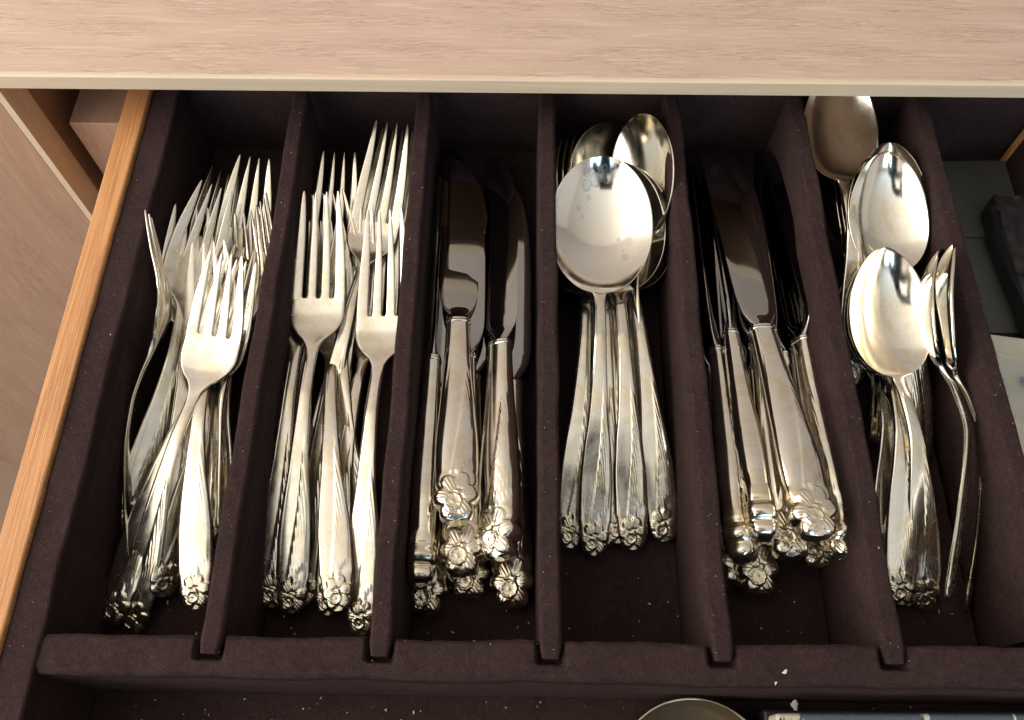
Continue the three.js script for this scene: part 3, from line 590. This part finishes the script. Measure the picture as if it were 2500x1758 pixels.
// ------------------------------------------------------------------ things in the right hand section of the tray
function blob(w, h, d, fn, nx = 40, ny = 10, nz = 40) { // soft cushion: box grid pushed by fn(x, y, z in -1..1) -> [x, y, z]
  const g = new RoundedBoxGeometry(2, 2, 2, 12, 0.55), p = g.attributes.position;
  for (let i = 0; i < p.count; i++) { const q = fn(p.getX(i), p.getY(i), p.getZ(i)); p.setXYZ(i, q[0] * CM, q[1] * CM, q[2] * CM); }
  g.computeVertexNormals(); return g;
}
{
  const blackCloth = new THREE.MeshPhysicalMaterial({ name: 'black nylon', color: new THREE.Color(0.012, 0.012, 0.014), roughness: 0.55, sheen: 0.2, sheenColor: new THREE.Color(0.1, 0.1, 0.12) });
  const po = thing('pouch', 'black cloth pouch lying on grey papers beside the sixth divider', 'pouch');
  part('body', blob(0, 0, 0, (x, y, z) => {
    const zz = -20.6 + z * 4.6 + 0.25 * n2(x * 2, z), left = 24.2 + (z + 1) * 0.25 + 0.12 * n2(z * 3, 4);
    const X = lerp(left, 27.05, (x + 1) / 2), fold = 0.16 * Math.sin(x * 5 + z * 3.5) + 0.12 * n2(x * 2.4, z * 3.2);
    return [X, -4.35 + y * (0.85 + 0.15 * n2(x * 1.5, z * 1.5)) + (y > 0 ? fold : 0), zz + (x > 0 ? 0.3 * x : 0)];
  }), blackCloth, po);
  const flap = new THREE.PlaneGeometry(2.5 * CM, 5 * CM, 14, 20); flap.rotateX(-Math.PI / 2);
  const fp = flap.attributes.position; for (let i = 0; i < fp.count; i++) fp.setY(i, (0.1 * n2(fp.getX(i) * 120, fp.getZ(i) * 90) - 3.22) * CM);
  flap.computeVertexNormals(); flap.translate(25.7 * CM, 0.0, -22.2 * CM);
  part('flap', flap, blackCloth, po);
  const shadedGreyPaper = new THREE.MeshStandardMaterial({ name: 'grey paper', color: new THREE.Color(0.075, 0.078, 0.07), roughness: 0.8 });  // paper tone lowered so the dim shade here sits in the colour
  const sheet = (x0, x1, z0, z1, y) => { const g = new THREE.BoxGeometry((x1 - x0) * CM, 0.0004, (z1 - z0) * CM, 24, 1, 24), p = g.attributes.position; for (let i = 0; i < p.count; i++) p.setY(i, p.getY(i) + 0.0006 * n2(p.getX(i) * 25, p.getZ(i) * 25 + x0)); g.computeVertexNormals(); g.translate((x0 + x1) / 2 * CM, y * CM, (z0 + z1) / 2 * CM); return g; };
  const a = thing('paper_sheet', 'grey paper sheet with shade put into its tone, under the black pouch, furthest under the countertop', 'paper'); part('sheet', sheet(20.5, 27.0, -28.8, -23.4, -5.25), shadedGreyPaper, a);
  const c = thing('paper_sheet', 'greenish grey paper sheet between the black pouch and the white packet', 'paper'); part('sheet', sheet(20.5, 26.6, -23.9, -17.4, -5.38), new THREE.MeshStandardMaterial({ name: 'green grey paper', color: new THREE.Color(0.085, 0.09, 0.078), roughness: 0.8 }), c);  // this sheet is darkened for shade as well
  // white card with a folded plastic bag on it
  const card = thing('card_packet', 'white card packet with small print beside the sixth divider', 'packet');
  const cv = document.createElement('canvas'); cv.width = 512; cv.height = 512; const cx = cv.getContext('2d');
  cx.fillStyle = '#d8d2c0'; cx.fillRect(0, 0, 512, 512);
  cx.save(); cx.translate(300, 250); cx.rotate(Math.PI / 2); cx.fillStyle = '#5c5850'; cx.font = '30px sans-serif'; cx.fillText('S+ O, 1', 0, 0); cx.restore();
  const ct = new THREE.CanvasTexture(cv); ct.colorSpace = THREE.SRGBColorSpace;
  const cg = new RoundedBoxGeometry(6.4 * CM, 0.9 * CM, 8.6 * CM, 2, 0.001), cu = cg.attributes.uv, cpz = cg.attributes.position;
  for (let i = 0; i < cu.count; i++) cu.setXY(i, cpz.getX(i) / (6.4 * CM) + 0.5, 0.5 - cpz.getZ(i) / (8.6 * CM));
  part('body', cg, new THREE.MeshStandardMaterial({ map: ct, roughness: 0.7 }), card); card.position.set(23.75 * CM, -4.95 * CM, -12.4 * CM); card.rotation.y = -0.14;
  const bag = thing('plastic_bag', 'clear folded plastic bag lying across the white card packet', 'bag');
  const bg = new THREE.PlaneGeometry(6.2 * CM, 3.4 * CM, 50, 30); bg.rotateX(-Math.PI / 2);
  const bp = bg.attributes.position; for (let i = 0; i < bp.count; i++) bp.setY(i, 0.0016 + 0.0012 * Math.abs(n2(bp.getX(i) * 60, bp.getZ(i) * 90)) + 0.0012 * Math.sin(bp.getZ(i) * 260 + 20 * bp.getX(i)));
  bg.computeVertexNormals();
  part('film', bg, new THREE.MeshPhysicalMaterial({ color: new THREE.Color(0.9, 0.92, 0.93), roughness: 0.25, transmission: 0.8, thickness: 0, ior: 1.45 }), bag); bag.position.set(23.6 * CM, -4.5 * CM, -13.6 * CM); bag.rotation.y = -0.3;
  const pr = new THREE.PlaneGeometry(0.6 * CM, 0.34 * CM); pr.rotateX(-Math.PI / 2);
  const prm = part('printed_mark', pr, new THREE.MeshStandardMaterial({ color: new THREE.Color(0.2, 0.24, 0.36), roughness: 0.6 }), bag); prm.position.set(0.2 * CM, 0.33 * CM, -0.5 * CM);
}
// ------------------------------------------------------------------ the photographer, mirrored as a dark figure in the spoons
{
  const J = { hipL: [-0.09, -0.08, 0.62], hipR: [0.07, -0.08, 0.62], kneeL: [-0.1, -0.48, 0.58], kneeR: [0.08, -0.48, 0.58], ankL: [-0.1, -0.86, 0.64], ankR: [0.08, -0.86, 0.64], toeL: [-0.12, -0.89, 0.5], toeR: [0.1, -0.89, 0.5], waist: [-0.01, 0.05, 0.6], chest: [-0.01, 0.38, 0.52], neck: [-0.01, 0.56, 0.44], head: [-0.012, 0.66, 0.36], shL: [-0.19, 0.48, 0.48], shR: [0.17, 0.48, 0.48], elL: [-0.25, 0.26, 0.34], elR: [0.23, 0.26, 0.34], wrL: [-0.115, 0.36, 0.15], wrR: [0.09, 0.36, 0.15], paL: [-0.095, 0.385, 0.09], paR: [0.07, 0.385, 0.09] };
  const bones = [['hipL', 'kneeL', .085, .06], ['kneeL', 'ankL', .06, .04], ['hipR', 'kneeR', .085, .06], ['kneeR', 'ankR', .06, .04], ['ankL', 'toeL', .042, .03], ['ankR', 'toeR', .042, .03], ['hipL', 'hipR', .1, .1], ['hipL', 'waist', .1, .12], ['hipR', 'waist', .1, .12], ['waist', 'chest', .125, .14], ['shL', 'shR', .075, .075], ['chest', 'neck', .12, .055], ['neck', 'head', .055, .07], ['shL', 'elL', .055, .042], ['shR', 'elR', .055, .042], ['elL', 'wrL', .042, .028], ['elR', 'wrR', .042, .028], ['wrL', 'paL', .027, .026], ['wrR', 'paR', .027, .026]].map(([a, c, r0, r1]) => [new THREE.Vector3(...J[a]), new THREE.Vector3(...J[c]), r0, r1]);
  const hd = new THREE.Vector3(...J.head);
  for (const s of [-1, 1]) for (let f = 0; f < 5; f++) { // fingers curled round the edges of the phone, thumbs on top
    const P = new THREE.Vector3(...(s < 0 ? J.paL : J.paR)), k = f - 1.5;
    const m = P.clone().add(f < 4 ? new THREE.Vector3(-s * 0.012, -0.012 + k * 0.004, -0.035 + k * 0.019) : new THREE.Vector3(-s * 0.02, 0.03, 0.01)), e = m.clone().add(f < 4 ? new THREE.Vector3(-s * 0.026, -0.004, 0.002) : new THREE.Vector3(-s * 0.03, 0.004, -0.02));
    bones.push([P, m, 0.012, 0.0095], [m, e, 0.0095, 0.008]);
  }
  const tmp = new THREE.Vector3(), ab = new THREE.Vector3();
  const dist = (q) => {
    let d = 1e9; const sm = (a, c, k) => { const h = Math.max(k - Math.abs(a - c), 0) / k; return Math.min(a, c) - h * h * k * 0.25; };
    for (const [A, B, r0, r1] of bones) { ab.subVectors(B, A); const t = clamp(tmp.subVectors(q, A).dot(ab) / ab.lengthSq(), 0, 1); d = sm(d, tmp.copy(A).addScaledVector(ab, t).distanceTo(q) - lerp(r0, r1, t), Math.min(0.03, r0 * 0.5)); }
    tmp.subVectors(q, hd); const e = Math.sqrt((tmp.x / 0.078) ** 2 + (tmp.y / 0.108) ** 2 + (tmp.z / 0.098) ** 2); d = sm(d, (e - 1) * 0.085, 0.02);
    for (const s of [-1, 1]) d = sm(d, Math.hypot((tmp.subVectors(q, hd).x - s * 0.08) * 1.6, tmp.y, tmp.z) - 0.026, 0.01); // ears
    d = sm(d, Math.hypot(q.x - hd.x, q.y - hd.y + 0.045, q.z - hd.z + 0.092) - 0.016, 0.015); // nose, the face bent down to the phone
    return d;
  };
  const grid = (lo, hi, n) => { // mesh one block of the field; blocks meet without overlap
    const mc = new MarchingCubes(n, new THREE.MeshStandardMaterial(), false, false, 400000), q = new THREE.Vector3(), half = (hi[0] - lo[0]) / 2, c = lo.map((v, i) => (v + hi[i]) / 2);
    for (let k = 0; k < n; k++) for (let j = 0; j < n; j++) for (let i = 0; i < n; i++) { q.set(c[0] + (i - n / 2) / (n / 2) * half, c[1] + (j - n / 2) / (n / 2) * half, c[2] + (k - n / 2) / (n / 2) * half); mc.field[k * n * n + j * n + i] = -dist(q); }
    mc.isolation = 0; mc.update();
    const g = new THREE.BufferGeometry(); g.setAttribute('position', new THREE.BufferAttribute(mc.positionArray.slice(0, mc.count * 3), 3)); g.setAttribute('normal', new THREE.BufferAttribute(mc.normalArray.slice(0, mc.count * 3).map((v) => -v), 3));
    g.scale(half, half, half); g.translate(...c); return g;
  };
  const person = thing('person', 'person in dark clothes bending over the drawer with a phone in both hands', 'person');
  part('body', grid([-0.95, -0.95, -0.5], [0.95, 0.95, 1.4], 120), new THREE.MeshStandardMaterial({ name: 'dark clothes', color: new THREE.Color(0.03, 0.032, 0.045), roughness: 0.85 }), person);
  const phone = thing('phone', 'dark phone held flat above the drawer', 'phone');
  part('case', new RoundedBoxGeometry(0.155, 0.075, 0.009, 4, 0.004), new THREE.MeshPhysicalMaterial({ color: new THREE.Color(0.02, 0.02, 0.022), roughness: 0.35 }), phone);
  phone.quaternion.copy(camera.quaternion); phone.position.copy(camera.position).add(new THREE.Vector3(0, 0, 0.012).applyQuaternion(camera.quaternion));
}
// ------------------------------------------------------------------ front section: round tin and worn box
{
  const brass = new THREE.MeshPhysicalMaterial({ name: 'dull brass', color: new THREE.Color(0.6, 0.53, 0.4), metalness: 1, roughness: 0.32, roughnessMap: silverRough });
  const tin = thing('round_tin', 'round open tin with a thin brass rim in front of the cross divider', 'tin');
  const r = 3.25, pts = [[0, 0], [r - 0.1, 0], [r, 0.1], [r, 1.9], [r + 0.08, 2.0], [r + 0.06, 2.1], [r - 0.04, 2.1], [r - 0.08, 2.0], [r - 0.1, 0.3], [r - 0.35, 0.12], [0, 0.12]].map(([a, b]) => new THREE.Vector2(a * CM, b * CM));
  part('wall', new THREE.LatheGeometry(pts.slice(1, 9), 96), brass, tin);
  part('base', new THREE.LatheGeometry(pts.slice(8), 96), new THREE.MeshPhysicalMaterial({ name: 'tin bottom', color: new THREE.Color(0.1, 0.075, 0.045), roughness: 0.45 }), tin);
  tin.position.set(5.9 * CM, -5.42 * CM, 4.32 * CM);
  const bx = thing('storage_box', 'worn slate blue box with chipped white edge in front of the cross divider', 'box');
  const wear = tex(1024, 256, (x, y) => {
    const u = x / 1024, v = y / 256, e = (1 - v) * 7.0, ed = e + 0.35 * n2(u * 40, 2) + 0.2 * n2(u * 130, 7); // cm-like distance from the rear edge
    const f = 4 * n2(u * 60, v * 20) + (fine(x, y) - 0.5) * 6;
    const chip = (u > 0.315 && u < 0.336 && ed < 0.22) || (u > 0.52 && u < 0.526 && e < 0.4);
    const corner = u * 18 + e * 0.35 + 0.25 * n2(u * 90, v * 30);
    if (corner < 1.0) return (e + 0.25 * n2(u * 120, 3) < 0.34 || corner > 0.82) ? [206, 200, 182] : [22, 22, 24];
    if (chip) return [206, 202, 192];
    return [84 + f, 94 + f, 108 + f];
  }, true, false);
  const g = new RoundedBoxGeometry(18 * CM, 3.1 * CM, 9 * CM, 3, 0.0015), p = g.attributes.position, uv = g.attributes.uv;
  for (let i = 0; i < p.count; i++) uv.setXY(i, p.getX(i) / (18 * CM) + 0.5, 0.5 - p.getZ(i) / (9 * CM));
  part('lid', g, new THREE.MeshPhysicalMaterial({ name: 'slate blue paper', map: wear, roughness: 0.45 }), bx);
  const sh = new RoundedBoxGeometry(18.3 * CM, 1.9 * CM, 9.2 * CM, 2, 0.0012); sh.translate(0, -0.55 * CM, -0.12 * CM);
  part('shadow_strip', sh, new THREE.MeshStandardMaterial({ color: new THREE.Color(0.015, 0.015, 0.017), roughness: 0.5 }), bx);  // near-black ledge painting the shadow between cross divider and box
  bx.position.set(18.05 * CM, -3.75 * CM, 6.05 * CM); bx.rotation.y = 0.012;
}
// ------------------------------------------------------------------ crumbs, lint and flakes on the felt
{
  const lump = new THREE.IcosahedronGeometry(1, 1), lp = lump.attributes.position;
  for (let i = 0; i < lp.count; i++) { const k = 0.75 + 0.5 * n3(lp.getX(i) * 2, lp.getY(i) * 2, lp.getZ(i) * 2); lp.setXYZ(i, lp.getX(i) * k, lp.getY(i) * k * 0.6, lp.getZ(i) * k); }
  lump.computeVertexNormals();
  const list = [], top = 0.02;
  for (let i = 0; i < 230; i++) { // floor of the front section and of the compartments
    const front = rnd() < 0.5, x = front ? -18 + rnd() * 40 : 0.8 + rnd() * 5.2 + (Math.floor(rnd() * 6) - 3) * 6.6, z = front ? 1.1 + rnd() * 2.6 : -0.9 - rnd() * rnd() * 9;
    list.push([x, FLOOR + 0.05, z, 0.025 + 0.06 * rnd() * rnd()]);
  }
  for (let i = 0; i < 150; i++) list.push([-19 + rnd() * 44, -0.17, (rnd() - 0.5) * 1.2, 0.012 + 0.04 * rnd() * rnd() * rnd()]);
  for (let i = 0; i < 240; i++) { const d = Math.floor(rnd() * 7); list.push([(d - 3) * 6.6 + (rnd() - 0.5) * (d ? 0.6 : 1.0) - (d ? 0 : 0.6), top, -rnd() * 28, 0.01 + 0.03 * rnd() * rnd() * rnd()]); }
  const im = new THREE.InstancedMesh(lump, new THREE.MeshStandardMaterial({ roughness: 0.8 }), list.length), o = new THREE.Object3D(), col = new THREE.Color();
  list.forEach(([x, y, z, r], i) => {
    o.position.set(x * CM, y * CM, z * CM); o.rotation.set(rnd() * 0.6, rnd() * 6.3, rnd() * 0.6); o.scale.set(r * CM * (0.6 + rnd()), r * CM, r * CM * (0.6 + 1.6 * rnd() * rnd())); o.updateMatrix(); im.setMatrixAt(i, o.matrix);
    const t = rnd(); im.setColorAt(i, t < 0.75 ? col.setRGB(0.62, 0.58, 0.5) : t < 0.9 ? col.setRGB(0.45, 0.36, 0.24) : col.setRGB(0.4, 0.17, 0.08));
  });
  im.name = 'crumbs'; im.userData = { kind: 'stuff', label: 'pale crumbs and lint specks scattered over the brown felt', category: 'crumbs' }; im.castShadow = im.receiveShadow = true; scene.add(im);
  const flakeMat = new THREE.MeshStandardMaterial({ name: 'white flake', color: new THREE.Color(0.7, 0.69, 0.66), roughness: 0.7 });
  const flakes = [[2025, 'small white flake standing on the cross divider above the blue box', 8.95, -0.13, 0.34, 0.16, 0.07, 0.5], [1, 'long white flake lying on the cross divider edge above the blue box', 8.55, -0.18, 0.62, 0.26, 0.06, 1.5], [2, 'round white flake beside the chipped corner of the blue box', 10.1, -3.2, 1.25, 0.2, 0.22, 0.2], [3, 'white flake lying on the lid of the blue box', 19.35, -2.3, 1.85, 0.1, 0.2, 0.4]];
  for (const [, label, x, y, z, a, b, ry] of flakes) {
    const m = new THREE.Mesh(lump, flakeMat); m.name = numbered('paper_flake'); m.userData = { label, category: 'flake' }; m.castShadow = m.receiveShadow = true;
    m.position.set(x * CM, y * CM, z * CM); m.rotation.y = ry; m.scale.set(a * CM, 0.05 * CM, b * CM); scene.add(m);
  }
}

renderer.render(scene, camera);
